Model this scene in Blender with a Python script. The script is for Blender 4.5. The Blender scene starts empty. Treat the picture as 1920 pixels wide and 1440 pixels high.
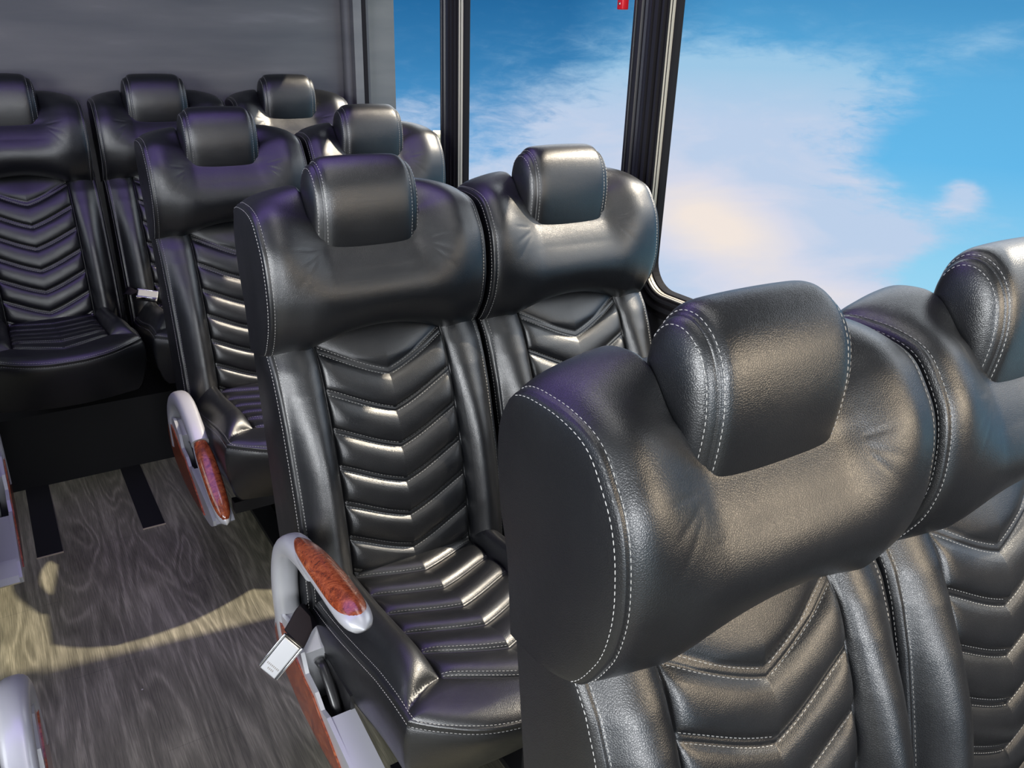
import bpy, math, random
import numpy as np
from mathutils import Vector, Matrix

random.seed(4)
np.random.seed(4)
C = bpy.context.scene.collection
EYE = 1.47                      # eye height over the floor; x right, y to the rear of the bus


def P3(x, y, z):
    """point measured from the eye -> world (floor at z = 0)"""
    return Vector((x, y, z + EYE))


# ------------------------------------------------------------------ camera
def make_camera():
    cam = bpy.data.cameras.new('camera')
    o = bpy.data.objects.new('camera', cam)
    C.objects.link(o)
    yaw, pitch, roll = map(math.radians, (33.148, 23.233, 1.880))
    f = Vector((math.sin(yaw) * math.cos(pitch), math.cos(yaw) * math.cos(pitch), -math.sin(pitch)))
    r = Vector((math.cos(yaw), -math.sin(yaw), 0))
    u = r.cross(f)
    r2 = r * math.cos(roll) + u * math.sin(roll)
    u2 = -r * math.sin(roll) + u * math.cos(roll)
    m = Matrix((r2, u2, -f)).transposed().to_4x4()
    m.translation = Vector((0, 0, EYE))
    o.matrix_world = m
    cam.sensor_fit = 'HORIZONTAL'
    cam.sensor_width = 36.0
    cam.lens = 1526.08 / 1920 * 36.0
    cam.clip_start = 0.02
    cam.clip_end = 500
    bpy.context.scene.camera = o


make_camera()
sc = bpy.context.scene
sc.view_settings.view_transform = 'Standard'
sc.view_settings.look = 'None'
sc.view_settings.gamma = 1
sc.view_settings.use_curve_mapping = False
sc.view_settings.exposure = 0.0
sc.cycles.use_denoising = True
sc.cycles.max_bounces = 6
sc.cycles.caustics_reflective = False
sc.cycles.caustics_refractive = False


# ------------------------------------------------------------------ node helpers
class NT:
    def __init__(s, tree):
        s.t = tree
        s.n = tree.nodes
        s.l = tree.links

    def new(s, typ, ins=None, **props):
        nd = s.n.new(typ)
        for k, v in props.items():
            setattr(nd, k, v)
        for k, v in (ins or {}).items():
            sock = nd.inputs[k]
            if isinstance(v, bpy.types.NodeSocket):
                s.l.new(v, sock)
            else:
                sock.default_value = v
        return nd

    def math(s, op, a, b=0.0, clamp=False):
        nd = s.new('ShaderNodeMath', {0: a, 1: b}, operation=op)
        nd.use_clamp = clamp
        return nd.outputs[0]

    def mix(s, f, a, b):
        nd = s.new('ShaderNodeMix', data_type='RGBA')
        for k, v in ((0, f), (6, a), (7, b)):
            if isinstance(v, bpy.types.NodeSocket):
                s.l.new(v, nd.inputs[k])
            else:
                nd.inputs[k].default_value = v
        return nd.outputs[2]

    def ramp(s, fac, stops, interp='LINEAR'):
        nd = s.new('ShaderNodeValToRGB')
        if isinstance(fac, bpy.types.NodeSocket):
            s.l.new(fac, nd.inputs[0])
        cr = nd.color_ramp
        cr.interpolation = interp
        while len(cr.elements) < len(stops):
            cr.elements.new(0.5)
        for e, (p, c) in zip(cr.elements, stops):
            e.position = p
            e.color = c if len(c) == 4 else (*c, 1)
        return nd.outputs[0]


def lin(r, g, b):
    f = lambda v: (v / 255 / 12.92) if v / 255 <= 0.04045 else ((v / 255 + 0.055) / 1.055) ** 2.4
    return (f(r), f(g), f(b), 1)


# ------------------------------------------------------------------ sky
def make_world():
    w = bpy.data.worlds.new('sky')
    sc.world = w
    w.use_nodes = True
    t = NT(w.node_tree)
    t.n.clear()
    tc = t.new('ShaderNodeTexCoord')
    sep = t.new('ShaderNodeSeparateXYZ', {0: tc.outputs['Generated']})
    x, y, z = sep.outputs
    az = t.math('MULTIPLY', t.math('ARCTAN2', x, y), 57.2958)
    el = t.math('MULTIPLY', t.math('ARCSINE', z), 57.2958)

    def gauss(a0, e0, sa, se, w, tilt=0.0):
        da = t.math('SUBTRACT', az, a0)
        de = t.math('SUBTRACT', t.math('SUBTRACT', el, e0), t.math('MULTIPLY', da, tilt))
        q = t.math('ADD', t.math('POWER', t.math('ABSOLUTE', t.math('DIVIDE', da, sa)), 2.0),
                   t.math('POWER', t.math('ABSOLUTE', t.math('DIVIDE', de, se)), 2.0))
        return t.math('MULTIPLY', t.math('EXPONENT', t.math('MULTIPLY', q, -1.0)), w)

    def total(*g):
        r = g[0]
        for q in g[1:]:
            r = t.math('ADD', r, q)
        return r
    # blue gets paler towards (and below) the horizon
    fe = t.new('ShaderNodeMapRange', {'Value': el, 'From Min': -18.0, 'From Max': 8.0}).outputs[0]
    deep = t.ramp(fe, [(0.0, lin(160, 215, 245)), (0.22, lin(135, 200, 240)), (0.42, lin(88, 165, 222)), (0.62, lin(58, 130, 185)),
                       (0.78, lin(36, 105, 160)), (1.0, lin(40, 110, 170))])
    pale = t.ramp(fe, [(0.0, lin(175, 225, 248)), (0.22, lin(150, 213, 245)), (0.45, lin(104, 188, 238)), (0.62, lin(98, 178, 228)),
                       (0.78, lin(75, 152, 205)), (1.0, lin(60, 130, 190))])
    fa = t.new('ShaderNodeMapRange', {'Value': az, 'From Min': 36.0, 'From Max': 46.0}).outputs[0]
    blue = t.mix(fa, deep, pale)
    vec = t.new('ShaderNodeCombineXYZ', {0: t.math('MULTIPLY', az, 0.055), 1: t.math('MULTIPLY', el, 0.16), 2: 0.0}).outputs[0]
    n1 = t.new('ShaderNodeTexNoise', {'Vector': vec, 'Scale': 2.4, 'Detail': 9.0, 'Roughness': 0.60, 'Distortion': 0.5})
    n2 = t.new('ShaderNodeTexNoise', {'Vector': vec, 'Scale': 8.0, 'Detail': 8.0, 'Roughness': 0.65, 'Distortion': 0.4})
    D = total(gauss(44, -12, 14.0, 7.0, 1.35), gauss(61, -5.5, 5.5, 2.8, -0.75), gauss(62, -13.5, 5.5, 2.6, -0.60), gauss(54, -12.0, 5.0, 2.6, 0.55, -0.12), gauss(50, -2.8, 9.5, 2.4, 0.75, -0.06), gauss(44.5, -6.0, 5.5, 4.0, 0.35), gauss(46, -6.0, 4.0, 3.0, 0.25),
              gauss(61.5, -8.0, 1.3, 1.1, 0.95), gauss(60, 0.2, 3.5, 1.2, 0.20, 0.2), gauss(38.5, -6.5, 4.5, 2.8, 0.42), gauss(26, -5.5, 3.0, 1.6, 0.28),
              gauss(57.5, -11.2, 3.2, 1.1, 0.60, 0.12), gauss(56, -15.0, 3.5, 1.6, 0.55))
    nz = t.math('ADD', t.math('MULTIPLY', t.math('SUBTRACT', n1.outputs[0], 0.5), 1.5), t.math('MULTIPLY', t.math('SUBTRACT', n2.outputs[0], 0.5), 1.25))
    gate = t.math('ADD', 0.25, D, clamp=True)
    s = t.math('ADD', D, t.math('MULTIPLY', nz, gate))
    cl = t.new('ShaderNodeMapRange', {'Value': s, 'From Min': 0.02, 'From Max': 0.68}, interpolation_type='SMOOTHSTEP').outputs[0]
    cl = t.math('MULTIPLY', cl, 0.96)
    warm = total(gauss(47, -11.5, 5.0, 2.6, 1.0, -0.25), gauss(55, -15.5, 5.0, 1.6, 0.5), t.math('MULTIPLY', t.math('SUBTRACT', n1.outputs[0], 0.5), 0.8))
    ccol = t.ramp(warm, [(0.0, lin(196, 212, 238)), (0.30, lin(222, 222, 238)), (0.9, lin(252, 236, 226))])
    ccol = t.mix(t.new('ShaderNodeMapRange', {'Value': el, 'From Min': -4.8, 'From Max': -1.5}).outputs[0], ccol, lin(165, 205, 235))
    col = t.mix(cl, blue, ccol)
    # the open sky above the bus is overcast-bright
    up = t.new('ShaderNodeMapRange', {'Value': z, 'From Min': 0.085, 'From Max': 0.32}).outputs[0]
    col = t.mix(up, col, (0.90, 0.94, 1.0, 1))
    strength = t.math('ADD', 1.0, t.math('MULTIPLY', up, 2.3))
    bg = t.new('ShaderNodeBackground', {'Color': col, 'Strength': strength})
    out = t.new('ShaderNodeOutputWorld')
    t.l.new(bg.outputs[0], out.inputs[0])


make_world()


# ------------------------------------------------------------------ lights
def sun(direction, energy, color, angle):
    d = bpy.data.lights.new('sun', 'SUN')
    d.energy = energy
    d.color = color
    d.angle = math.radians(angle)
    o = bpy.data.objects.new('sun', d)
    C.objects.link(o)
    o.rotation_euler = Vector(direction).to_track_quat('-Z', 'Y').to_euler()
    o.location = (4, 1, 5)


def area(name, loc, target, sx, sy, energy, color):
    d = bpy.data.lights.new(name, 'AREA')
    d.shape = 'RECTANGLE'
    d.size = sx
    d.size_y = sy
    d.energy = energy
    d.color = color
    o = bpy.data.objects.new(name, d)
    C.objects.link(o)
    o.location = loc
    o.rotation_euler = (Vector(target) - Vector(loc)).to_track_quat('-Z', 'Y').to_euler()
    return o


sun((-0.80, 0.12, -0.82), 7.0, (1.0, 0.86, 0.68), 1.2)
area('fill_front', (-0.3, -2.4, 1.45), (0.4, 1.4, 0.9), 1.1, 0.8, 72, (0.98, 0.99, 1.0))  # added fill lamp at the open front, for highlights on the leather
area('fill_warm_right', (1.36, -0.30, 1.36), (0.5, 0.45, 1.05), 0.8, 0.5, 13, (1.0, 0.82, 0.60))  # added warm lamp before the solid side wall, tints the nearest seats tan
area('fill_left', (-1.72, -0.1, 1.45), (0.6, 1.3, 0.95), 1.5, 0.85, 92, (0.97, 0.99, 1.0))  # added lamp just inside the left wall, stronger than the sky behind it
area('fill_overhead_front', (0.75, 0.9, 2.38), (0.75, 0.9, 0), 0.4, 1.4, 5, (1.0, 0.98, 0.96))  # added weak overhead fill for the nearest seat tops, no fixture built
area('ceiling_lamp_purple', (0.1, 1.9, 2.38), (0.25, 1.9, 0), 1.0, 3.6, 22, (0.38, 0.22, 1.0))


# ------------------------------------------------------------------ materials
MATS = {}


def principled(name, base, rough, metal=0.0, spec=0.5, coat=0.0, coat_rough=0.1):
    m = bpy.data.materials.new(name)
    m.use_nodes = True
    t = NT(m.node_tree)
    t.n.clear()
    b = t.new('ShaderNodeBsdfPrincipled', {'Roughness': rough, 'Metallic': metal, 'Specular IOR Level': spec,
                                           'Coat Weight': coat, 'Coat Roughness': coat_rough})
    b.inputs['Base Color'].default_value = base if len(base) == 4 else (*base, 1)
    o = t.new('ShaderNodeOutputMaterial')
    t.l.new(b.outputs[0], o.inputs[0])
    MATS[name] = m
    return m, t, b


def bump(t, b, height, strength, dist):
    bn = t.new('ShaderNodeBump', {'Height': height, 'Strength': strength, 'Distance': dist})
    t.l.new(bn.outputs[0], b.inputs['Normal'])


def make_materials():
    m, t, b = principled('black_leather', (0.0045, 0.0050, 0.0062), 0.40, spec=0.8)
    tc = t.new('ShaderNodeTexCoord')
    v = t.new('ShaderNodeTexVoronoi', {'Vector': tc.outputs['Object'], 'Scale': 420.0, 'Randomness': 1.0}, feature='DISTANCE_TO_EDGE')
    vv = t.new('ShaderNodeMapRange', {'Value': v.outputs[0], 'From Min': 0.0, 'From Max': 0.22}).outputs[0]
    n = t.new('ShaderNodeTexNoise', {'Vector': tc.outputs['Object'], 'Scale': 14.0, 'Detail': 3.0})
    n2 = t.new('ShaderNodeTexNoise', {'Vector': tc.outputs['Object'], 'Scale': 900.0, 'Detail': 2.0})
    h = t.math('ADD', t.math('MULTIPLY', vv, 0.6), t.math('MULTIPLY', n2.outputs[0], 0.5))
    h = t.math('ADD', h, t.math('MULTIPLY', n.outputs[0], 6.0))
    bump(t, b, h, 0.45, 0.00032)
    r = t.new('ShaderNodeMapRange', {'Value': n.outputs[0], 'From Min': 0.3, 'From Max': 0.7, 'To Min': 0.31, 'To Max': 0.38}).outputs[0]
    t.l.new(r, b.inputs['Roughness'])

    principled('stitch_thread', (0.36, 0.355, 0.34), 0.6)
    principled('leather_shadow_gap', (0.004, 0.004, 0.005), 0.6)
    m, t, b = principled('silver_plastic', (0.36, 0.365, 0.385), 0.32, metal=0.25, coat=0.3)
    principled('black_plastic', (0.012, 0.012, 0.013), 0.30)
    principled('black_metal', (0.02, 0.02, 0.022), 0.42, metal=0.3)
    principled('chrome', (0.75, 0.76, 0.78), 0.10, metal=1.0)
    principled('buckle_face', (0.30, 0.305, 0.315), 0.36, metal=0.3, coat=0.2)
    principled('buckle_mark', (0.16, 0.15, 0.14), 0.5)
    principled('red_plastic', (0.55, 0.01, 0.02), 0.4)
    principled('frame_black', (0.016, 0.016, 0.019), 0.38)
    principled('frame_rubber', (0.009, 0.008, 0.009), 0.7, spec=0.12)
    principled('frame_champagne', (0.40, 0.34, 0.26), 0.42, metal=0.2)
    principled('wall_lining', (0.055, 0.055, 0.06), 0.6)
    principled('ceiling_panel', (0.30, 0.30, 0.31), 0.7)
    principled('box_carpet', (0.010, 0.010, 0.011), 0.85, spec=0.2)

    m, t, b = principled('webbing', (0.006, 0.005, 0.008), 0.75, spec=0.08)
    tc = t.new('ShaderNodeTexCoord')
    wv = t.new('ShaderNodeTexWave', {'Vector': tc.outputs['Object'], 'Scale': 180.0})
    bump(t, b, wv.outputs[0], 0.4, 0.0004)

    m, t, b = principled('burl_wood', (0.3, 0.05, 0.01), 0.22, coat=0.7, coat_rough=0.12)
    tc = t.new('ShaderNodeTexCoord')
    n = t.new('ShaderNodeTexNoise', {'Vector': tc.outputs['Object'], 'Scale': 26.0, 'Detail': 8.0, 'Roughness': 0.62, 'Distortion': 2.6})
    n2 = t.new('ShaderNodeTexNoise', {'Vector': tc.outputs['Object'], 'Scale': 90.0, 'Detail': 4.0, 'Distortion': 3.5})
    f = t.math('ADD', t.math('MULTIPLY', n.outputs[0], 0.7), t.math('MULTIPLY', n2.outputs[0], 0.3))
    col = t.ramp(f, [(0.34, (0.060, 0.012, 0.005)), (0.45, (0.15, 0.028, 0.010)), (0.53, (0.24, 0.052, 0.017)), (0.66, (0.33, 0.10, 0.035))])
    t.l.new(col, b.inputs['Base Color'])

    m, t, b = principled('rear_fabric', (0.13, 0.13, 0.13), 0.85, spec=0.2)
    tc = t.new('ShaderNodeTexCoord')
    n = t.new('ShaderNodeTexNoise', {'Vector': tc.outputs['Object'], 'Scale': 700.0, 'Detail': 2.0})
    mp = t.new('ShaderNodeMapping', {'Vector': tc.outputs['Object'], 'Scale': (1.0, 1.0, 6.0)})
    n2 = t.new('ShaderNodeTexNoise', {'Vector': mp.outputs[0], 'Scale': 1.7, 'Detail': 4.0})
    col = t.ramp(n2.outputs[0], [(0.35, (0.105, 0.108, 0.110)), (0.6, (0.135, 0.135, 0.133)), (0.72, (0.17, 0.168, 0.165))])
    t.l.new(col, b.inputs['Base Color'])
    bump(t, b, n.outputs[0], 0.5, 0.0008)

    # grey wood-look vinyl planks, running along the bus
    m, t, b = principled('vinyl_wood', (0.1, 0.09, 0.08), 0.46, spec=0.45)
    tc = t.new('ShaderNodeTexCoord')
    pos = tc.outputs['Object']
    sep = t.new('ShaderNodeSeparateXYZ', {0: pos})
    cell = t.math('FLOOR', t.math('DIVIDE', t.math('ADD', sep.outputs[0], 0.043), 0.152))
    comb = t.new('ShaderNodeCombineXYZ', {0: t.math('MULTIPLY', cell, 3.7), 1: t.math('MULTIPLY', cell, 7.3), 2: 0.0})
    vadd = t.new('ShaderNodeVectorMath', {0: pos, 1: comb.outputs[0]}, operation='ADD')
    mp = t.new('ShaderNodeMapping', {'Vector': vadd.outputs[0], 'Scale': (9.0, 1.1, 1.0)})
    nd = t.new('ShaderNodeTexNoise', {'Vector': mp.outputs[0], 'Scale': 1.0, 'Detail': 2.0, 'Distortion': 0.6})
    rings = t.math('SINE', t.math('MULTIPLY', nd.outputs[0], 70.0))
    rings = t.math('ADD', t.math('MULTIPLY', rings, 0.5), 0.5)
    rings = t.math('POWER', rings, 1.6)
    mp2 = t.new('ShaderNodeMapping', {'Vector': vadd.outputs[0], 'Scale': (380.0, 14.0, 1.0)})
    nf = t.new('ShaderNodeTexNoise', {'Vector': mp2.outputs[0], 'Scale': 1.0, 'Detail': 4.0, 'Roughness': 0.6})
    mp3 = t.new('ShaderNodeMapping', {'Vector': vadd.outputs[0], 'Scale': (6.0, 2.2, 1.0)})
    nb = t.new('ShaderNodeTexNoise', {'Vector': mp3.outputs[0], 'Scale': 1.0, 'Detail': 3.0})
    g = t.math('ADD', t.math('MULTIPLY', rings, 0.11), t.math('MULTIPLY', nf.outputs[0], 0.44))
    g = t.math('ADD', g, t.math('MULTIPLY', nb.outputs[0], 0.38))
    col = t.ramp(g, [(0.34, (0.095, 0.090, 0.064)), (0.48, (0.175, 0.166, 0.120)), (0.62, (0.32, 0.30, 0.22))])
    # plank joints
    fx = t.math('FRACT', t.math('DIVIDE', t.math('ADD', sep.outputs[0], 0.043), 0.152))
    jx = t.math('LESS_THAN', fx, 0.010)
    fy = t.math('FRACT', t.math('ADD', t.math('DIVIDE', sep.outputs[1], 0.92), t.math('MULTIPLY', cell, 0.37)))
    jy = t.math('LESS_THAN', fy, 0.0020)
    j = t.math('MAXIMUM', jx, jy)
    col = t.mix(t.math('MULTIPLY', j, 0.30), col, (0.03, 0.028, 0.026, 1))
    # a few pale scuff specks
    vs = t.new('ShaderNodeTexVoronoi', {'Vector': pos, 'Scale': 9.0})
    sp = t.math('LESS_THAN', vs.outputs['Distance'], 0.022)
    col = t.mix(t.math('MULTIPLY', sp, 0.7), col, (0.5, 0.48, 0.44, 1))
    t.l.new(col, b.inputs['Base Color'])
    bump(t, b, g, 0.35, 0.0012)

    m, t, b = principled('beige_render', (0.62, 0.50, 0.34), 0.9)
    tc = t.new('ShaderNodeTexCoord')
    n = t.new('ShaderNodeTexNoise', {'Vector': tc.outputs['Object'], 'Scale': 3.0, 'Detail': 8.0, 'Roughness': 0.7})
    col = t.ramp(n.outputs[0], [(0.35, (0.50, 0.38, 0.24)), (0.6, (0.72, 0.60, 0.42))])
    t.l.new(col, b.inputs['Base Color'])
    principled('asphalt', (0.16, 0.16, 0.17), 0.9)

    m = bpy.data.materials.new('window_glass')
    m.use_nodes = True
    t = NT(m.node_tree)
    t.n.clear()
    tr = t.new('ShaderNodeBsdfTransparent', {'Color': (0.97, 0.98, 0.98, 1)})
    gl = t.new('ShaderNodeBsdfGlossy', {'Roughness': 0.02})
    mx = t.new('ShaderNodeMixShader', {0: 0.0015, 1: tr.outputs[0], 2: gl.outputs[0]})
    o = t.new('ShaderNodeOutputMaterial')
    t.l.new(mx.outputs[0], o.inputs[0])
    MATS['window_glass'] = m


make_materials()


# ------------------------------------------------------------------ mesh collecting
class MB:
    def __init__(s):
        s.v = []
        s.f = []
        s.m = []
        s.sm = []
        s.n = 0

    def add(s, verts, faces, mat=0, smooth=True):
        verts = np.asarray(verts, float)
        s.v.append(verts)
        for f in faces:
            s.f.append(tuple(int(i) + s.n for i in f))
            s.m.append(mat)
            s.sm.append(smooth)
        s.n += len(verts)

    def grid(s, P, mat=0, flip=False, close_u=False, close_v=False, smooth=True):
        """P: (nv, nu, 3)"""
        nv, nu = P.shape[:2]
        idx = np.arange(nv * nu).reshape(nv, nu)
        if close_u:
            idx = np.concatenate([idx, idx[:, :1]], 1)
        if close_v:
            idx = np.concatenate([idx, idx[:1]], 0)
        a = idx[:-1, :-1].ravel()
        b = idx[:-1, 1:].ravel()
        c = idx[1:, 1:].ravel()
        d = idx[1:, :-1].ravel()
        F = np.stack([a, b, c, d] if not flip else [d, c, b, a], 1)
        s.add(P.reshape(-1, 3), F.tolist(), mat, smooth)

    def box(s, x0, x1, y0, y1, z0, z1, mat=0):
        v = [(x, y, z) for z in (z0, z1) for y in (y0, y1) for x in (x0, x1)]
        f = [(0, 2, 3, 1), (4, 5, 7, 6), (0, 1, 5, 4), (2, 6, 7, 3), (0, 4, 6, 2), (1, 3, 7, 5)]
        s.add(v, f, mat, False)

    def rbox(s, c, size, r, mat=0, rot=None, n=4):
        """rounded box: superellipsoid-like by clamped sphere"""
        hx, hy, hz = [q / 2 for q in size]
        r = min(r, hx, hy, hz)
        k = n * 4
        th = np.linspace(0, 2 * math.pi, k, endpoint=False) + math.pi / k
        ph = np.linspace(-math.pi / 2, math.pi / 2, n * 2)
        TH, PH = np.meshgrid(th, ph)
        d = np.stack([np.cos(PH) * np.cos(TH), np.cos(PH) * np.sin(TH), np.sin(PH)], -1)
        Q = d * r + np.sign(d) * (np.array([hx, hy, hz]) - r)
        if rot is not None:
            Q = Q @ np.array(rot.to_3x3()).T
        Q = Q + np.array(c)
        s.grid(Q, mat, close_u=True)
        s.add(np.concatenate([Q[0], Q[-1]]), [tuple(range(k))[::-1], tuple(range(k, 2 * k))], mat, False)

    def sweep(s, path, ru, rv, udir, mat=0, k=16, power=2.0, caps=True):
        """sweep a superellipse along path; udir = width direction; ru, rv arrays"""
        path = np.asarray(path, float)
        n = len(path)
        T = np.gradient(path, axis=0)
        T /= np.linalg.norm(T, axis=1)[:, None]
        U = np.tile(np.asarray(udir, float), (n, 1))
        U -= (U * T).sum(1)[:, None] * T
        U /= np.linalg.norm(U, axis=1)[:, None]
        V = np.cross(T, U)
        a = np.linspace(0, 2 * math.pi, k, endpoint=False)
        ca = np.sign(np.cos(a)) * np.abs(np.cos(a)) ** (2 / power)
        sa = np.sign(np.sin(a)) * np.abs(np.sin(a)) ** (2 / power)
        ru = np.broadcast_to(ru, (n,))
        rv = np.broadcast_to(rv, (n,))
        Q = path[:, None] + U[:, None] * (ru[:, None] * ca)[..., None] + V[:, None] * (rv[:, None] * sa)[..., None]
        s.grid(Q, mat, close_u=True)
        if caps:
            b = s.n
            s.add(np.concatenate([Q[0], Q[-1]]), [tuple(range(k))[::-1], tuple(range(k, 2 * k))], mat, False)

    def prism(s, pts, x0, x1, mat=0, smooth=False):
        """polygon in (y, z) extruded in x"""
        n = len(pts)
        v = [(x0, p[0], p[1]) for p in pts] + [(x1, p[0], p[1]) for p in pts]
        f = [tuple(range(n)), tuple(range(2 * n - 1, n - 1, -1))]
        f += [(i, i + n, (i + 1) % n + n, (i + 1) % n) for i in range(n)]
        s.add(v, f, mat, smooth)

    def build(s, name, mats, parent=None, origin=(0, 0, 0)):
        me = bpy.data.meshes.new(name)
        V = np.concatenate(s.v) - np.array(origin)
        me.from_pydata(V.tolist(), [], s.f)
        for m in mats:
            me.materials.append(MATS[m])
        me.polygons.foreach_set('material_index', s.m)
        me.polygons.foreach_set('use_smooth', s.sm)
        me.validate()
        me.update()
        o = bpy.data.objects.new(name, me)
        C.objects.link(o)
        if parent:
            o.parent = parent
        else:
            o.location = origin
        return o


def cr(pts, t):
    """Catmull-Rom through pts at parameter t (array)"""
    p = np.asarray(pts, float)
    n = len(p)
    t = np.clip(np.asarray(t, float), 0, n - 1 - 1e-9)
    i = np.floor(t).astype(int)
    f = (t - i)[..., None]
    g = lambda k: p[np.clip(k, 0, n - 1)]
    p0, p1, p2, p3 = g(i - 1), g(i), g(i + 1), g(i + 2)
    return 0.5 * (2 * p1 + (p2 - p0) * f + (2 * p0 - 5 * p1 + 4 * p2 - p3) * f ** 2 + (3 * p1 - p0 - 3 * p2 + p3) * f ** 3)


def sstep(a, b, x):
    t = np.clip((x - a) / (b - a), 0, 1)
    return t * t * (3 - 2 * t)


def dense(a, b, n, feats=(), offs=(0, .0012, .0025, .004, .006, .009)):
    s = list(np.linspace(a, b, n))
    for f in feats:
        for o in offs:
            s += [f + o, f - o]
    s = np.array(sorted(q for q in s if a <= q <= b))
    keep = [s[0]]
    for q in s[1:]:
        if q - keep[-1] > 2e-4:
            keep.append(q)
    keep[-1] = b
    return np.array(keep)


def stitches(mb, fn, path, mat=1, L=.0044, gap=.0024, w=.00060, h=.0007):
    """fn(U,V)->points; path: (n,2) params. Lays thread dashes on the surface."""
    path = np.asarray(path, float)
    k = np.linspace(0, len(path) - 1, len(path) * 12)
    i = np.clip(k.astype(int), 0, len(path) - 2)
    q = path[i] + (path[i + 1] - path[i]) * (k - i)[:, None]
    P = fn(q[:, 0], q[:, 1])
    seg = np.linalg.norm(np.diff(P, axis=0), axis=1)
    s = np.concatenate([[0], np.cumsum(seg)])
    if s[-1] < .004:
        return
    n = int(s[-1] / (L + gap))
    st = np.arange(n) * (L + gap) + .001
    at = lambda d: np.stack([np.interp(d, s, q[:, 0]), np.interp(d, s, q[:, 1])], -1)
    A = at(st)
    B = at(st + L)
    Mid = (A + B) / 2
    e = 4e-4
    pa, pb = fn(A[:, 0], A[:, 1]), fn(B[:, 0], B[:, 1])
    du = fn(Mid[:, 0] + e, Mid[:, 1]) - fn(Mid[:, 0] - e, Mid[:, 1])
    dv = fn(Mid[:, 0], Mid[:, 1] + e) - fn(Mid[:, 0], Mid[:, 1] - e)
    N = np.cross(du, dv)
    N /= (np.linalg.norm(N, axis=1)[:, None] + 1e-12)
    ref = np.array(mb.outward)
    if callable(mb.outward_fn):
        ref = mb.outward_fn(fn(Mid[:, 0], Mid[:, 1]))
    sg = np.sign((N * ref).sum(1))[:, None]
    N = N * sg
    T = pb - pa
    T /= (np.linalg.norm(T, axis=1)[:, None] + 1e-12)
    S = np.cross(T, N)
    S /= (np.linalg.norm(S, axis=1)[:, None] + 1e-12)
    V, F = [], []
    for j in range(n):
        b = len(V)
        for c0, k0 in ((pa[j], .5), (pa[j] + T[j] * L * .22, 1), (pb[j] - T[j] * L * .22, 1), (pb[j], .5)):
            V += [c0 - S[j] * w * k0 - N[j] * .0006, c0 + N[j] * h * k0, c0 + S[j] * w * k0 - N[j] * .0006]
        for r in range(3):
            for a0 in range(2):
                F.append((b + r * 3 + a0, b + r * 3 + a0 + 1, b + r * 3 + 3 + a0 + 1, b + r * 3 + 3 + a0))
    mb.add(V, F, mat, True)


MB.outward = (0, -1, 0)
MB.outward_fn = None

# ------------------------------------------------------------------ the seat (measured in the seat nearest the middle of the photo)
X0 = 0.622           # centre line
ORG = (X0, 1.25, -EYE)
W = 0.225            # half width to the side seams
PA = 0.137           # half width of the quilted panel

SH = [(1.535, -.560), (1.462, -.580), (1.418, -.528), (1.401, -.472), (1.402, -.418), (1.412, -.375), (1.430, -.344),
      (1.454, -.316), (1.486, -.300), (1.523, -.294), (1.575, -.302), (1.608, -.35), (1.605, -.43), (1.586, -.50), (1.575, -.592)]
_tt = np.linspace(0, 14, 500)
_cc = cr(SH, _tt)
_dd = np.gradient(_cc, axis=0)
_dd /= np.linalg.norm(_dd, axis=1)[:, None]
_nn = np.stack([-_dd[:, 1], _dd[:, 0]], 1)     # outward (front side: -y)


def sh_norm(t):
    return np.stack([np.interp(t, _tt, _nn[:, 0]), np.interp(t, _tt, _nn[:, 1])], -1)


WS = .2235
XS = .6175


def shoulder(X, t):
    X = np.asarray(X, float)
    t = np.asarray(t, float)
    p = cr(SH, t)
    n = sh_norm(t)
    ax = np.abs(X)
    ah = np.abs(X + .011)
    e = WS - ax
    g = sstep(1.0, 1.9, t) * (1 - sstep(9.0, 11.5, t) * .6)
    infl = (.008 * (1 - np.exp(-np.maximum(e - .007, 0) / .010)) + .012 * sstep(0, .11, e)) * g
    infl -= .0016 * np.exp(-(e / .0012) ** 2)
    # hollow that the headrest sits in
    hx = 1 - sstep(.084, .190, ah)
    ht = sstep(2.5, 5.6, t) * (1 - sstep(7.2, 9.2, t))
    infl -= .037 * hx * ht
    hx2 = 1 - sstep(.088, .114, ah)
    infl -= .030 * hx2 * sstep(6.5, 8, t) * (1 - sstep(9.6, 11.0, t))
    # pull creases at the lower corners of the headrest
    for k, (sx, tx, sl) in enumerate(((.125, 4.75, 10), (.130, 5.15, -2), (.128, 4.4, 22))):
        d = (t - tx) + (ah - sx) * sl
        infl -= .0008 * np.exp(-(d / .08) ** 2) * sstep(.112, .125, ah) * (1 - sstep(.140, .170, ah))
    # shallow sag across the middle of the front
    infl -= .004 * (1 - sstep(.03, .15, ax)) * sstep(2.4, 4, t) * (1 - sstep(5, 6, t))
    y = p[..., 0] + n[..., 0] * infl
    z = p[..., 1] + n[..., 1] * infl
    arch = .036 * np.clip(1 - (ax / .150) ** 2, 0, 1)
    z = z + arch * np.clip(1 - np.abs(t - 1) / 3.0, 0, 1)
    z = z - .010 * (ax / WS) ** 6 * sstep(6.5, 9, t)
    xx = X * (1 + .008 * np.sin(np.clip(t, 1, 9) / 9 * math.pi))
    return np.stack([XS + xx, y, z], -1)


def shoulder_side(sgn):
    def f(r, q):
        r = np.asarray(r, float)
        q = np.asarray(q, float)
        a = shoulder(np.full_like(r, sgn * WS), 1 + 9.4 * q)
        b = shoulder(np.full_like(r, sgn * WS), 14 - 3.6 * q)
        m = a + (b - a) * r[..., None]
        d = .007 * np.sin(math.pi * np.clip(r, 0, 1) ** .7) * np.sqrt(np.clip(1 - q ** 4, 0, 1))
        m[..., 0] += sgn * d
        return m
    return f


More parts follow.
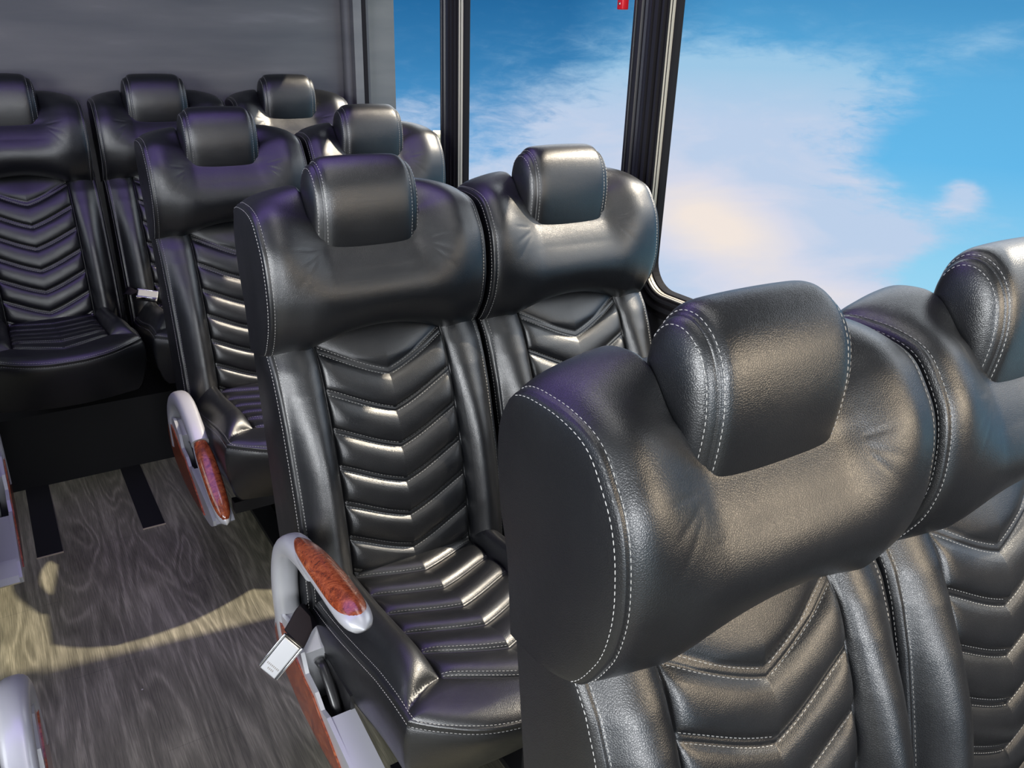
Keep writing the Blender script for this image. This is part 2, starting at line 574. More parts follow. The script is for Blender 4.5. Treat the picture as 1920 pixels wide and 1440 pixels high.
ZB = [(-.40, 1.555), (-.50, 1.505), (-.57, 1.452), (-.60, 1.428), (-.64, 1.408), (-.70, 1.385), (-.77, 1.364), (-.84, 1.344),
      (-.92, 1.326), (-1.0, 1.313), (-1.16, 1.30)]
_zb = np.array(ZB[::-1])
VK = [-.576 - .072 * k for k in range(-1, 8)]
VH = .058


def back(X, t):
    X = np.asarray(X, float)
    t = np.asarray(t, float)
    ax = np.abs(X)
    inp = ax < PA
    fr = np.clip(ax / PA, 0, 1)
    drop = np.where(inp, VH * (1 - fr) * (1 + .10 * np.sin(math.pi * fr)), 0)
    z = t - drop
    y = np.interp(z, _zb[:, 0], _zb[:, 1])
    # quilted pillows between chevron seams
    d = np.full(np.broadcast(X, t).shape, 9.0)
    ph = np.zeros_like(d)
    tt = np.broadcast_to(t, d.shape)
    s = np.mod((tt - VK[0]), -.072) / -.072     # 0 at a seam, grows downwards
    s = np.where(tt > VK[1], np.clip(1 - (tt - VK[1]) / .144, .5, 1), s)
    dd = np.minimum(s, 1 - s) * .072
    pil = .0085 * (1 - np.exp(-np.maximum(dd - .0045, 0) / .006)) + .005 * np.sin(math.pi * s)
    cord = .0018 * np.exp(-(dd / .0022) ** 2)
    edge = 1 - np.exp(-np.maximum(PA - ax - .001, 0) / .007)
    yp = -(pil + cord) * edge
    # side bolsters
    sb = np.clip((ax - PA) / (W - PA), 0, 1)
    prof = (1 - np.exp(-sb / .16)) * (1 - sb ** 3.2)
    e = W - ax
    grow = .020 + .026 * sstep(-.58, -.80, z)
    bol = prof * grow * (1 - np.exp(-np.maximum(e - .006, 0) / .012)) / .80
    yb = -bol
    y = y + np.where(inp, yp, yb) + .004 * np.exp(-((ax - PA) / .0022) ** 2)
    y = y + .0022 * np.exp(-(e / .0012) ** 2)
    wide = 1 + .004 * sstep(-.65, -.9, z) * sstep(PA, W, ax)
    return np.stack([X0 + X * wide, y, z], -1)


def back_side(sgn):
    def f(r, t):
        a = back(np.full_like(np.asarray(r, float), sgn * W), t)
        yb = 1.566 + (t + .6) * .16
        b = a.copy()
        b[..., 1] = yb
        m = a + (b - a) * r[..., None]
        m[..., 0] += sgn * .007 * np.sin(math.pi * np.clip(r, 0, 1) ** .6)
        return m
    return f


def build_backrest(parent):
    mb = MB()
    us = dense(-W, W, 70, (-PA, PA, 0, -W, W, .008 - W, W - .008))
    vs = dense(-1.16, -.42, 110, VK, (0, .0012, .0024, .0036, .005, .007, .010, .014))
    U, V = np.meshgrid(us, vs)
    mb.grid(back(U, V))
    rs = np.array([0, .02, .05, .09, .15, .25, .4, .55, .7, .85, .95, 1.0])
    for sg in (-1, 1):
        R, T = np.meshgrid(rs, np.linspace(-1.16, -.545, 60))
        mb.grid(back_side(sg)(R, T), flip=sg > 0)
    # back shell
    T = np.linspace(-1.16, -.545, 12)
    bx = np.linspace(-W, W, 12)
    U, V = np.meshgrid(bx, T)
    yb = 1.566 + (V + .6) * .16 + .010 * (1 - (U / W) ** 4)
    mb.grid(np.stack([X0 + U, yb, V], -1), flip=True)
    # threads
    for k in VK[1:8]:
        for o in (-.0052, .0052):
            for sg in (-1, 1):
                stitches(mb, back, [(sg * (PA - .004), k + o), (sg * .0005, k + o)])
    zz = np.linspace(-1.1, -.56, 40)
    for sg in (-1, 1):
        stitches(mb, back, [(sg * (W - .0075), q) for q in zz])
        mb.outward = (sg, -.3, 0)
        stitches(mb, back_side(sg), [(.052, q) for q in zz])
        mb.outward = (0, -1, 0)
    o = mb.build('backrest', ('black_leather', 'stitch_thread'), parent, ORG)
    return o


def build_shoulder(parent):
    mb = MB()
    us = dense(-WS, WS, 90, (-WS, WS, .008 - WS, WS - .008, -.113, .113), (0, .0012, .0025, .004, .006, .009, .012))
    vs = np.concatenate([np.linspace(0, 1, 4), np.linspace(1, 10, 120)[1:], np.linspace(10, 14, 22)[1:]])
    U, V = np.meshgrid(us, vs)
    mb.grid(shoulder(U, V))
    for sg in (-1, 1):
        f = shoulder_side(sg)
        R, Q = np.meshgrid(np.array([0, .015, .03, .05, .08, .12, .2, .32, .46, .6, .75, .88, 1.0]), np.linspace(0, .998, 60))
        mb.grid(f(R, Q), flip=sg > 0)
        q = np.linspace(.02, .985, 60)
        mb.outward_fn = lambda P: P - np.array([X0, 1.52, -.45])
        stitches(mb, shoulder, [(sg * (WS - .0075), 1 + 9.4 * a) for a in q])
        stitches(mb, f, [(.0075 / max(.022, np.linalg.norm(f(np.array([0.]), np.array([a])) - f(np.array([1.]), np.array([a])))), a) for a in np.linspace(.02, .965, 60)])
        mb.outward_fn = None
    return mb.build('shoulder_bolster', ('black_leather', 'stitch_thread'), parent, ORG)


HR = [(1.454, -.398), (1.437, -.390), (1.430, -.358), (1.427, -.318), (1.430, -.286), (1.438, -.258), (1.454, -.234), (1.478, -.220),
      (1.503, -.222), (1.522, -.240), (1.531, -.268), (1.530, -.30), (1.518, -.35), (1.492, -.390), (1.470, -.400)]
HX = .6055
HW = .0915


def hr_prof(t):
    pts = HR + HR[:3]
    return cr([HR[-1]] + pts, np.mod(t, len(HR)) + 1)


def headrest(X, t):
    X = np.asarray(X, float)
    p = hr_prof(t)
    c = np.array([1.478, -.315])
    ax = np.abs(X)
    e = HW - ax
    s = 1 - .10 * np.exp(-np.maximum(e - .004, 0) / .006) - .05 * np.exp(-(e / .0012) ** 2)
    s = s + .03 * (1 - (ax / HW) ** 2)
    q = c + (p - c) * s[..., None]
    return np.stack([HX + X, q[..., 0], q[..., 1]], -1)


def headrest_side(sg):
    def f(r, t):
        p = hr_prof(t)
        c = np.array([1.482, -.305])
        r = np.asarray(r, float)
        k = (1 - r) * .865
        q = c + (p - c) * k[..., None]
        x = HX + sg * (HW + .018 * np.sqrt(np.clip(1 - (1 - r) ** 3.0, 0, 1)))
        return np.stack([x, q[..., 0], q[..., 1]], -1)
    return f


def build_headrest(parent):
    mb = MB()
    N = len(HR)
    us = dense(-HW, HW, 40, (-HW, HW), (0, .0012, .0025, .004, .006, .009, .013))
    vs = np.linspace(0, N, 91)[:-1]
    U, V = np.meshgrid(us, vs)
    mb.grid(headrest(U, V), close_v=True)
    for sg in (-1, 1):
        f = headrest_side(sg)
        R, V = np.meshgrid(np.array([0, .03, .06, .1, .16, .25, .38, .55, .75, .92, 1.0]), vs)
        mb.grid(f(R, V), close_v=True, flip=sg > 0)
        mb.outward_fn = lambda P: P - np.array([HX, 1.482, -.305])
        t = np.linspace(.6, 9.5, 50)
        stitches(mb, headrest, [(sg * (HW - .0058), a) for a in t])
        stitches(mb, f, [(.085, a) for a in t])
        mb.outward_fn = None
    # collar piping where the headrest sinks into the shoulder
    return mb.build('headrest', ('black_leather', 'stitch_thread'), parent, ORG)


# cushion
CZ = np.array([(.76, -1.002), (.79, -.990), (.83, -.983), (.89, -.981), (.93, -.982), (1.0, -.988), (1.08, -1.001), (1.16, -1.012), (1.24, -1.020), (1.40, -1.03)])
CK = [1.305 - .075 * k for k in range(6)]
CW = .222


def cush_front(ax):
    return .783 + .092 * np.clip(ax / CW, 0, 1) ** 2.6


def cushion(X, v):
    """v runs from 1.40 at the rear to .80 at the front seam; chevron seams at v = CK"""
    X = np.asarray(X, float)
    v = np.asarray(v, float)
    ax = np.abs(X)
    fr = np.clip(ax / PA, 0, 1)
    yf = cush_front(ax)
    k = (1 - fr) * (1 + .08 * np.sin(math.pi * fr)) * (ax < PA)
    vl = CK[-1]
    ych = v - (.050 + .0052 * (1.305 - v) / .075) * k
    ylast = vl - (.050 + .0052 * 5) * k
    yb = yf + (ylast - yf) * np.clip((v - .80) / (vl - .80), 0, 1)
    y = np.where(v >= vl, ych, yb)
    z = np.interp(y, CZ[:, 0], CZ[:, 1])
    # pillows swell towards their front seam, then dive into it
    s = np.mod(1.305 - v, .075) / .075
    pil = .0085 * (1 - np.exp(-np.maximum(s * .075 - .003, 0) / .012)) * (1 - np.exp(-np.maximum((1 - s) * .075 - .001, 0) / .0065)) \
        + .0045 * np.sin(math.pi * s ** 1.5)
    pil = np.where(v < vl, .012 * (1 - np.exp(-np.maximum(vl - v - .002, 0) / .010)), pil)
    edge = 1 - np.exp(-np.maximum(PA - ax - .001, 0) / .008)
    zin = pil * np.where(v < vl, 1, edge)
    # bolsters, ending in a curved seam
    sb = np.clip((ax - PA) / (CW - PA), 0, 1)
    yend = .930 - .046 * sb ** 1.8
    q = np.maximum(y - yend, 0)
    endf = 1 - np.exp(-(q / .022) ** .85)
    prof = (1 - np.exp(-sb / .14)) * (1 - sb ** 3.5)
    bol = prof * .050 * endf + .001
    lipz = .012 * (1 - np.exp(-np.maximum(yend - y, 0) / .010))
    bump_ = np.where(ax < PA, zin, np.where(y > yend, bol, lipz))
    e = np.minimum(CW - ax, np.maximum(y - yf, 0) * 1.1)
    bump_ = bump_ * (1 - np.exp(-np.maximum(e - .004, 0) / .012))
    z = z + bump_ - .0035 * np.exp(-((ax - PA) / .002) ** 2) * (v > vl) - .0025 * np.exp(-(e / .0013) ** 2)
    # side seams fall a little towards the rear
    z = z - .030 * sstep(PA, CW, ax) * sstep(.93, 1.33, y)
    return np.stack([X0 + X, y, z], -1)


def cush_outline():
    """boundary params: left rear -> front -> right rear"""
    a = [(-CW, v) for v in np.linspace(1.40, .80, 60)]
    b = [(x, .80) for x in np.linspace(-CW, CW, 60)[1:-1]]
    c = [(CW, v) for v in np.linspace(.80, 1.40, 60)]
    return np.array(a + b + c)


def build_cushion(parent):
    mb = MB()
    us = dense(-CW, CW, 80, (-PA, PA, 0, -CW, CW, .008 - CW, CW - .008))
    vs = dense(.80, 1.40, 150, CK + [.80])
    U, V = np.meshgrid(us, vs)
    mb.grid(cushion(U, V), flip=True)
    B = cush_outline()
    P = cushion(B[:, 0], B[:, 1])
    T = np.gradient(P, axis=0)
    T[:, 2] = 0
    # smooth tangent for outward direction
    for _ in range(6):
        T[1:-1] = (T[:-2] + T[1:-1] * 2 + T[2:]) / 4
    T /= np.linalg.norm(T, axis=1)[:, None]
    Nn = np.stack([T[:, 1], -T[:, 0], 0 * T[:, 0]], -1)     # outward
    Nn *= np.sign((Nn * (P - np.array([X0, 1.2, -1]))).sum(1))[:, None]
    frontness = sstep(1.0, .86, P[:, 1])
    prof = [(0, 0), (-.0008, .002), (.0005, .005), (.001, .009), (.004, .014), (.008, .025), (.010, .05), (.008, .085), (.002, .118), (-.010, .148), (-.024, .168), (-.05, .185)]

    def skirt(i, k):
        i = np.asarray(i, float)
        k = np.asarray(k, float)
        j = np.arange(len(P))
        px = np.stack([np.interp(i, j, P[:, a]) for a in range(3)], -1)
        nx = np.stack([np.interp(i, j, Nn[:, a]) for a in range(3)], -1)
        fr_ = np.interp(i, j, frontness)
        pr = np.array(prof)
        kk = np.arange(len(prof))
        o = np.interp(k, kk, pr[:, 0])
        d = np.interp(k, kk, pr[:, 1])
        inward = np.minimum(o, 0) * (1 - .4 * fr_) + np.maximum(o, 0)
        q = px + nx * inward[..., None]
        # the front face runs back under, flattening the bow of the top seam
        kf = fr_ * .85 * np.clip(d / .185, 0, 1)
        q[..., 1] = q[..., 1] * (1 - kf) + (.885 + .02 * np.clip(d / .185, 0, 1) ** 2) * kf
        q[..., 2] -= d
        return q
    I, K = np.meshgrid(np.arange(len(P)), np.arange(0, len(prof) - .99, .5))
    Q = skirt(I, K)
    mb.grid(Q)
    # underside
    bot = Q[-1]
    n = len(bot)
    mb.add(bot, [tuple(range(n))], 0, False)
    # threads
    mb.outward = (0, 0, 1)
    for n, k in enumerate(CK):
        for o in ((.004,), (.0035, .0085))[n > 3]:
            for sg in (-1, 1):
                stitches(mb, cushion, [(sg * (PA - .004), k + o), (sg * .0005, k + o)])
    # outer double row
    path = [(-CW + .0075, v) for v in np.linspace(1.33, .815, 40)] + [(x, .806) for x in np.linspace(-CW + .012, CW - .012, 40)] + \
           [(CW - .0075, v) for v in np.linspace(.815, 1.33, 40)]
    stitches(mb, cushion, path)
    mb.outward_fn = lambda p: p - np.array([X0, 1.25, -1.12])
    ii = np.linspace(6, len(P) - 7, 120)
    stitches(mb, skirt, [(a, 3.0) for a in ii])
    mb.outward_fn = None
    return mb.build('seat_cushion', ('black_leather', 'stitch_thread'), parent, ORG)


def build_pedestal(parent, x_sign=1):
    mb = MB()
    # steel tube frame under the cushion, two legs standing on floor plates
    for y in (.99, 1.34):
        mb.box(X0 - .20, X0 + .20, y - .016, y + .016, -1.25, -1.215)
    for x in (-.05, .13):
        for y in (1.02, 1.34):
            mb.box(X0 + x - .018, X0 + x + .018, y - .018, y + .018, -1.455, -1.215)
        mb.box(X0 + x - .03, X0 + x + .03, .98, 1.38, -1.47, -1.452)
        mb.box(X0 + x - .015, X0 + x + .015, 1.0, 1.36, -1.24, -1.21)
    return mb.build('pedestal', ('black_metal',), parent, ORG)


def build_back_shell(parent):
    return None


# ------------------------------------------------------------------ armrest
ARM_X = .364


def arm_path(kind):
    if kind == 'level':
        loop = [(1.345, -1.185), (1.372, -1.10), (1.372, -1.02), (1.345, -.945), (1.290, -.893), (1.22, -.872), (1.16, -.868)]
        pad0, pad1 = (1.268, -.872), (.946, -.842)
        under = 1
    else:
        loop = [(1.345, -1.185), (1.355, -1.10), (1.315, -1.035), (1.245, -.995), (1.165, -.985), (1.09, -1.01), (1.03, -1.04)]
        pad0, pad1 = (1.075, -1.025), (.815, -1.178)
    return loop, pad0, pad1


def build_arm(parent, kind):
    loop, p0, p1 = arm_path(kind)
    mb = MB()
    L = cr(loop, np.linspace(0, len(loop) - 1, 40))
    path = np.stack([np.full(len(L), ARM_X), L[:, 0], L[:, 1]], -1)
    k = np.linspace(0, 1, 40)
    mb.sweep(path, .026 - .003 * k, .030 - .010 * k, (1, 0, 0), 0, k=20, power=2.6)
    # silver cradle under the pad
    n = 36
    s = np.linspace(0, 1, n)
    a, b = np.array(p0), np.array(p1)
    d = b - a
    ln = np.linalg.norm(d)
    nd = np.array([-d[1], d[0]]) / ln
    if nd[1] < 0:
        nd = -nd
    cen = a + d * s[:, None] + nd * (.010 * np.sin(math.pi * s))[:, None]
    path = np.stack([np.full(n, ARM_X), cen[:, 0], cen[:, 1]], -1)
    prof = np.clip(1 - np.abs(2 * s - 1) ** np.where(s > .5, 8.0, 3.4), 0, 1) ** .5
    wid = (.0315 - .010 * (1 - s) ** 1.5 - (.004 if kind == 'level' else .013) * s ** 2) * np.maximum(prof, .06)
    mb.sweep(path, wid, .019 * np.maximum(prof, .06), (1, 0, 0), 0, k=24)
    arm = mb.build('armrest', ('silver_plastic',), parent, ORG)
    # burl top
    mw = MB()
    pe = .968 if kind == 'level' else .985
    s2 = np.linspace(.0, pe, 40)
    cen = a + d * s2[:, None] + nd * (.010 * np.sin(math.pi * s2) + .0050)[:, None]
    path = np.stack([np.full(40, ARM_X), cen[:, 0], cen[:, 1]], -1)
    q = s2 / pe
    prof = np.clip(1 - np.abs(2 * q - 1) ** np.where(q > .5, 6.0, 2.8), 0, 1) ** .5
    wid = (.0302 - .010 * (1 - s2) ** 1.5 - (.004 if kind == 'level' else .012) * s2 ** 2) * np.maximum(prof, .04)
    mw.sweep(path, wid, .0190 * np.maximum(prof, .04), (1, 0, 0), 0, k=24)
    w_ = mw.build('wood_inlay', ('burl_wood',), arm, (0, 0, 0))
    w_.data.transform(Matrix.Translation((-ORG[0], -ORG[1], -ORG[2])))
    w_['label'] = 'glossy red-brown burl inlay'
    return arm


def sub(mb, name, mats, parent):
    """a sub-part of a part whose mesh sits at the seat origin"""
    o = mb.build(name, mats, parent, (0, 0, 0))
    o.data.transform(Matrix.Translation((-ORG[0], -ORG[1], -ORG[2])))
    return o


PANEL_LOW = [(1.392, -1.115), (1.408, -1.155), (1.395, -1.205), (1.345, -1.242), (1.25, -1.262), (1.14, -1.262), (1.02, -1.252), (.93, -1.238), (.885, -1.215)]
PANEL_TOP = [(.885, -1.200), (.93, -1.183), (1.02, -1.166), (1.105, -1.150), (1.135, -1.158), (1.165, -1.140), (1.215, -1.135), (1.235, -1.10), (1.29, -1.072), (1.355, -1.09)]
BURL = [(1.385, -1.130), (1.398, -1.16), (1.385, -1.200), (1.34, -1.232), (1.25, -1.254), (1.14, -1.254), (1.06, -1.247), (.985, -1.236),
        (1.04, -1.212), (1.10, -1.185), (1.135, -1.172), (1.17, -1.153), (1.22, -1.148), (1.25, -1.135), (1.31, -1.112), (1.355, -1.108)]


def build_side_panel(parent):
    mb = MB()
    poly = [tuple(p) for p in cr(PANEL_LOW, np.linspace(0, len(PANEL_LOW) - 1, 40))] + PANEL_TOP
    mb.prism(poly, .344, .352, 0)
    # rear block and front block behind the skin; the hollow between them is dark
    mb.prism([(1.385, -1.12), (1.39, -1.19), (1.33, -1.235), (1.235, -1.245), (1.235, -1.105), (1.29, -1.078), (1.35, -1.09)], .351, .398, 0)
    mb.prism([(1.105, -1.152), (1.105, -1.25), (1.0, -1.245), (.90, -1.225), (.878, -1.208), (.89, -1.196), (.94, -1.180), (1.02, -1.166)], .351, .398, 0)
    o = mb.build('side_panel', ('silver_plastic',), parent, ORG)
    m2 = MB()
    m2.prism(BURL, .3405, .346, 0)
    i = sub(m2, 'wood_inlay', ('burl_wood',), o)
    i['label'] = 'glossy red-brown burl inlay'
    m3 = MB()
    m3.box(.352, .396, 1.104, 1.236, -1.25, -1.225)
    m3.box(.390, .398, 1.104, 1.236, -1.25, -1.12)
    sub(m3, 'lever_recess', ('black_plastic',), o)
    m4 = MB()
    pts = cr([(1.225, -1.125), (1.205, -1.122), (1.175, -1.14), (1.145, -1.17), (1.125, -1.20)], np.linspace(0, 4, 24))
    m4.sweep(np.stack([np.full(24, .376), pts[:, 0], pts[:, 1]], -1), .010, np.linspace(.006, .009, 24), (1, 0, 0), 0, k=12)
    sub(m4, 'recline_lever', ('black_plastic',), o)
    return o


# ------------------------------------------------------------------ things
def thing(name, label, cat, loc, group=None):
    o = bpy.data.objects.new(name, None)
    o.empty_display_size = .1
    C.objects.link(o)
    o.location = loc
    o['label'] = label
    o['category'] = cat
    if group:
        o['group'] = group
    return o


def tag(o, label=None, cat=None, group=None, kind=None):
    if label:
        o['label'] = label
    if cat:
        o['category'] = cat
    if group:
        o['group'] = group
    if kind:
        o['kind'] = kind
    return o


BASE = Vector((X0, 1.25, 0))
GA = 'black quilted leather seats in rows beside the windows'
proto = thing('bus_seat', '', 'seat', BASE, GA)
build_backrest(proto)
build_shoulder(proto)
build_headrest(proto)
build_cushion(proto)
build_pedestal(proto)


def copy_tree(o, parent=None):
    c = o.copy()
    C.objects.link(c)
    c.parent = parent
    for ch in list(o.children):
        copy_tree(ch, c)
    return c


def place(o, dx, dy, dz, label, arm=None, mirror=False):
    o.location = BASE + Vector((dx, dy, dz))
    o['label'] = label
    if arm:
        build_arm(o, arm)
        build_side_panel(o)
    if mirror:
        o.scale = (-1, 1, 1)
    return o


P1, P2, WD = .98305, 1.0570, .47
seats = [
    (-0.0, 0, 0, 'middle-row aisle seat with a level wood-topped armrest and a buckle hanging beside it', 'level'),
    (WD, 0, 0, 'window seat in the middle row, its headrest against the wide window post', None),
    (0, -P1, 0, 'largest, nearest seat at lower right, cut off by the bottom edge, headrest over its top', 'level'),
    (WD, -P1, 0, 'nearest window seat, cut off by the right edge of the photo', None),
    (0, P2, 0, 'aisle seat one row ahead of the rear bench, its wood-topped armrest tilted down', 'down'),
    (WD, P2, 0, 'window seat one row ahead of the rear bench, half hidden behind the middle row', None),
    (-.0209 - .4857, 1.8399, .0483, 'rear bench seat at far left, its headrest cut off by the photo edge', None),
    (-.0209, 1.8399, .0483, 'rear bench seat in the middle, behind the seat with the tilted armrest', None),
    (-.0209 + .4857, 1.8399, .0483, 'rear bench seat nearest the windows, beside the grey corner post', None),
]
blank = proto
for i, (dx, dy, dz, lb, arm) in enumerate(seats):
    o = copy_tree(blank)
    place(o, dx, dy, dz, lb, arm)
    if i >= 6:
        o['group'] = 'rear bench seats against the grey rear wall'
        for ch in list(o.children):
            if ch.name.startswith('pedestal'):
                bpy.data.objects.remove(ch)
# the two seats across the aisle, of which the photo shows only the armrests
for dy, lb, arm in ((0, 'seat across the aisle at lower left showing only its large silver armrest', 'down'),
                    (P2 - .02, 'seat across the aisle at the left edge, only the silver tip of its armrest showing', 'level')):
    o = copy_tree(blank)
    place(o, 0, dy, 0, lb, arm)
    o.scale = (-1, 1, 1)
    o.location.x = .25 - X0
    o['group'] = 'seats across the aisle'
for ch in list(proto.children):
    bpy.data.objects.remove(ch)
bpy.data.objects.remove(proto)


# ------------------------------------------------------------------ room
def struct(mb, name, mats, loc=(0, 0, 0), parent=None):
    o = mb.build(name, mats, parent, loc)
    if parent is None:
        o['kind'] = 'structure'
    return o


E_ = EYE
mb = MB()
mb.box(-1.75, 1.47, -2.6, 3.60, -.06, 0)
struct(mb, 'floor', ('vinyl_wood',))
mb = MB()
mb.box(-1.75, 1.62, 3.50, 3.60, 0, 2.45)
struct(mb, 'wall_rear', ('rear_fabric',))
mb = MB()
mb.box(-1.75, 1.62, -2.6, 3.60, 2.45, 2.52)
struct(mb, 'ceiling', ('ceiling_panel',))

ZB_, ZT_ = -.60 + E_, .22 + E_         # window opening; unseen top edge set low to keep sun off aisle seats
openings = [(2.65 + .02, 3.405), (1.672, 2.547), (.10, 1.545)]
WI, WO = 1.40, 1.47
mb = MB()
mb.box(WI + .015, WO, -2.6, 3.50, 0, ZB_ - .03)
mb.box(WI + .015, WO, -2.6, 3.50, ZT_ + .03, 2.45)
mb.box(WI + .015, WO, 2.547 + .03, 2.67 - .03, ZB_ - .03, ZT_ + .03)
mb.box(WI + .015, WO, 1.545 + .03, 1.672 - .03, ZB_ - .03, ZT_ + .03)
mb.box(WI + .015, WO, -2.6, .07, ZB_ - .03, ZT_ + .03)
mb.box(WI + .015, WO, 3.405 + .02, 3.50, ZB_ - .03, ZT_ + .03)
struct(mb, 'wall_right', ('wall_lining',))


def rrect(y0, y1, z0, z1, r, n=10):
    r = max(r, 1e-4)
    out = []
    for cy, cz, a0 in ((y1 - r, z1 - r, 0), (y0 + r, z1 - r, 90), (y0 + r, z0 + r, 180), (y1 - r, z0 + r, 270)):
        for k in range(n + 1):
            a = math.radians(a0 + 90 * k / n)
            out.append((cy + r * math.cos(a), cz + r * math.sin(a)))
    return np.array(out)


def window(i, y0, y1):
    # rings: (grow outward from the opening, x)
    def ring(seq, mat_seq, mb):
        rings = []
        for g, x in seq:
            q = rrect(y0 - g, y1 + g, ZB_ - g, ZT_ + g, .075 + g)
            rings.append(np.stack([np.full(len(q), x), q[:, 0], q[:, 1]], -1))
        for k in range(len(rings) - 1):
            mb.grid(np.stack([rings[k], rings[k + 1]]), mat_seq[k], close_u=True, smooth=False)
    mb = MB()
    g = [(.062, WI + .016), (.060, WI + .004), (.052, WI), (.048, WI + .005), (.043, WI + .005), (.040, WI - .002), (.028, WI - .002), (.025, WI + .006),
         (.020, WI + .006), (.017, WI), (.010, WI), (.008, WI + .006), (.003, WI + .006),   # ridged black trim
         (.002, WI + .011), (.0015, WI + .016), (.003, WI + .0165), (.003, WI + .018), (.001, WI + .0185), (.001, WI + .027), (-.002, WI + .029), (-.003, WI + .036), (-.004, WI + .050)]
    mats = [0, 0, 1, 1, 0, 0, 1, 1, 0, 0, 1, 1, 1, 2, 1, 1, 1, 2, 1, 1, 1]
    ring(g, mats, mb)
    o = mb.build('window_%d' % i, ('frame_black', 'frame_rubber', 'frame_champagne'))
    o['kind'] = 'structure'
    mg = MB()
    q = rrect(y0 + .003, y1 - .003, ZB_ + .003, ZT_ - .003, .075)
    v = [(WI + .043, a, b) for a, b in q] + [(WI + .047, a, b) for a, b in q]
    n = len(q)
    mg.add(v, [tuple(range(n)), tuple(range(2 * n - 1, n - 1, -1))] + [(k, k + n, (k + 1) % n + n, (k + 1) % n) for k in range(n)], 0, False)
    mg.build('pane', ('window_glass',), o)


for i, (a, b) in enumerate(openings):
    window(i + 1, a, b)

# ribbed posts between the windows
for i, (a, b) in enumerate(((1.545, 1.672), (2.547, 2.67))):
    mb = MB()
    c = (a + b) / 2
    mb.sweep(np.array([(WI + .012, c, ZB_ - .1), (WI + .012, c, ZT_ + .1)]), .016, .010, (0, 1, 0), 0, k=12)
    struct(mb, 'trim_%d' % (i + 1), ('frame_black',))
mb = MB()
mb.sweep(np.array([(WI - .012, 3.462, .3), (WI - .012, 3.462, 2.4)]), .026, .018, (0, 1, 0), 0, k=16, power=3)
mb.box(WI - .006, WI + .03, 3.40, 3.437, .3, 2.4)
struct(mb, 'trim_3', ('rear_fabric',))

# left wall, with its own windows (behind the photographer's shoulder)
mb = MB()
mb.box(-1.80, -1.75, -2.6, 3.6, 0, .95)
mb.box(-1.80, -1.75, -2.6, 3.6, 2.1, 2.45)
for y in (-2.6, -1.1, .4, 1.9, 3.4):
    mb.box(-1.80, -1.75, y, y + .16, .95, 2.1)
struct(mb, 'wall_left', ('wall_lining',))

# black box under the rear bench
mb = MB()
mb.box(-1.2, WI, 2.885, 3.49, 0, .262)
o = mb.build('bench_box', ('box_carpet',))
tag(o, 'long black carpeted box that the rear bench seats stand on', 'box')

# seat rail covers let into the floor
for nm, x0, x1, y0, y1, lb in (('floor_strip', -.073, -.004, 2.430, 2.885, 'flat black floor strip nearer the left edge, running from the black box into the aisle'),
                               ('floor_strip', .223, .288, 2.441, 2.885, 'flat black floor strip beside the tilted armrest, ending in the aisle')):
    mb = MB()
    mb.box(x0, x1, y0, y1, 0, .0022, 0)
    mb.box(x0 - .0015, x1 + .0015, y0 - .004, y0, 0, .0030, 1)
    o = mb.build(nm, ('box_carpet', 'frame_champagne'))
    tag(o, lb, 'floor strip')


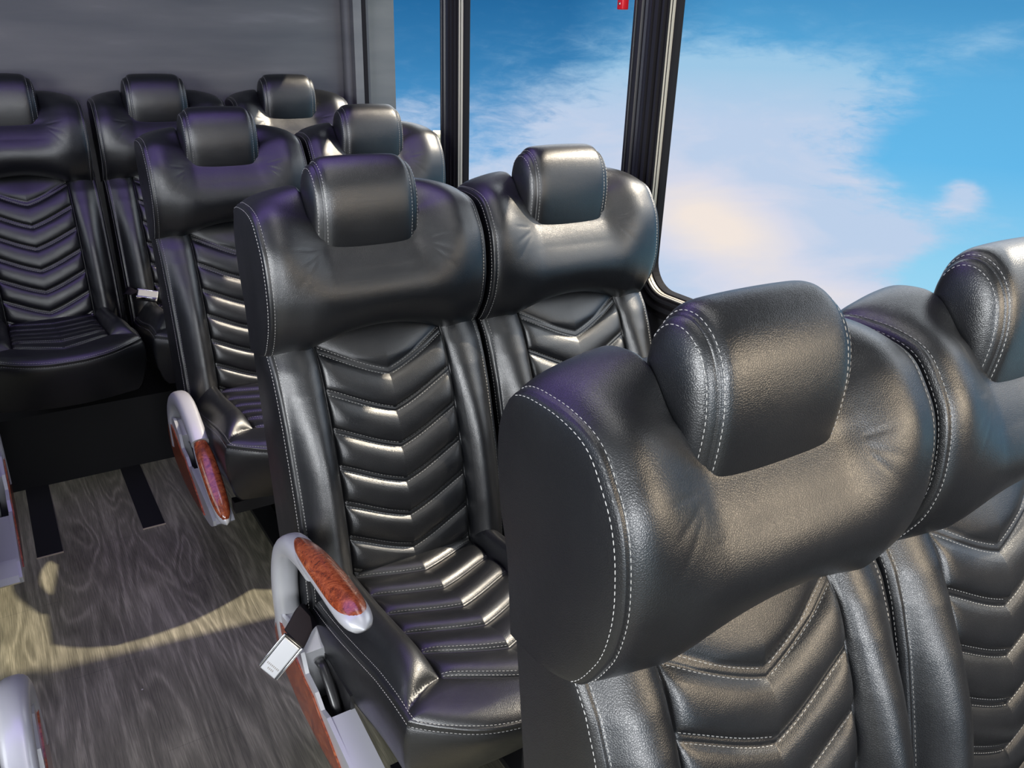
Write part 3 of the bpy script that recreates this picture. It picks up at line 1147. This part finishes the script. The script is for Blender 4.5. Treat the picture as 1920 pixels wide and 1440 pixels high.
# ------------------------------------------------------------------ seat belts
def belt(name, pts, width, bc, bdir, bup, size, label, mark=True, side=None):
    """webbing through pts then a buckle at bc, long axis bdir, face normal bup"""
    t = thing(name, label, 'seat belt', P3(*bc))
    org = Vector(P3(*bc))
    mb = MB()
    p = cr([tuple(q) for q in pts], np.linspace(0, len(pts) - 1, 30))
    p = p + np.array([0, 0, EYE])
    mb.sweep(p, width / 2, .0016, side or (0, .8, -.5), 0, k=10, power=5)
    mb.build('webbing', ('webbing',), t, tuple(org))
    d = Vector(bdir).normalized()
    u = Vector(bup).normalized()
    s = u.cross(d).normalized()
    u = d.cross(s).normalized()
    rot = Matrix((s, d, u)).transposed()
    mb = MB()
    w_, l_, h_ = size
    mb.rbox((0, 0, -.002), (w_, l_, h_), .004, 0, rot)
    mb.build('buckle_body', ('black_plastic',), t)
    mb = MB()
    mb.rbox(tuple(rot @ Vector((0, .002, h_ / 2))), (w_ * .80, l_ * .94, .0045), .002, 0, rot)
    lid = mb.build('buckle_plate', ('buckle_face',), t)
    mb = MB()
    for q in (-1, 1):
        mb.rbox(tuple(rot @ Vector((q * w_ * .475, 0, h_ * .25))), (w_ * .10, l_ * .98, h_ * .7), .0015, 0, rot)
    mb.build('edge_strip', ('chrome',), t)
    if mark:
        mb = MB()
        for r, n in ((0, 8), (1, 4)):
            for k in range(n):
                x = (k - (n - 1) / 2) * w_ * .08
                mb.rbox(tuple(rot @ Vector((x, l_ * (.27 + .10 * r), h_ / 2 + .0023))), (w_ * .045, l_ * .05, .0006), .0002, 0, rot)
        mb.build('lettering', ('buckle_mark',), lid)
    return t


belt('seat_belt', [(.402, 1.325, -1.10), (.385, 1.29, -1.062), (.362, 1.255, -1.042), (.342, 1.225, -1.036), (.325, 1.203, -1.034)], .052,
     (.300, 1.202, -1.060), (-.68, .07, -.725), (-.5, -.77, .39), (.043, .076, .015),
     'black belt with a chrome buckle hanging over the middle-row side panel', side=(.33, -.59, -.73))
belt('seat_belt', [(.36, 3.17, -.93), (.365, 3.12, -.895), (.385, 3.07, -.888)], .044,
     (.42, 3.04, -.895), (1, -.25, -.22), (0, -.5, 1), (.04, .07, .018),
     'seat belt buckle lying in the gap between two rear bench seats', mark=False, side=(.2, 1, 0))

# red emergency release on the window post
mb = MB()
mb.rbox((WI - .012, 1.690, 1.47 + .098), (.02, .022, .07), .003)
o = mb.build('emergency_latch', ('red_plastic',))
tag(o, 'small red emergency release on the wide window post at the top edge', 'latch')
mb = MB()
mb.rbox((WI - .023, 1.690, 1.47 + .076), (.003, .006, .006), .001)
c = mb.build('rivet', ('chrome',))
c.parent = o

# narrow block standing in for a beige building outside the bus
mb = MB()
mb.rbox((0, 0, -1.3), (.46, .46, 2.9), .01, 0, None)
mb.rbox((0, 0, .17), (.50, .50, .07), .01, 0, None)
o = mb.build('beige_building_bit', ('beige_render',))
a_ = math.radians(28.35)
o.location = (12.9 * math.sin(a_), 12.9 * math.cos(a_), EYE - 1.60)
o.rotation_euler = (0, 0, -a_)
tag(o, 'bit of a beige building outside, just showing between a headrest and the narrow window post', 'pillar')
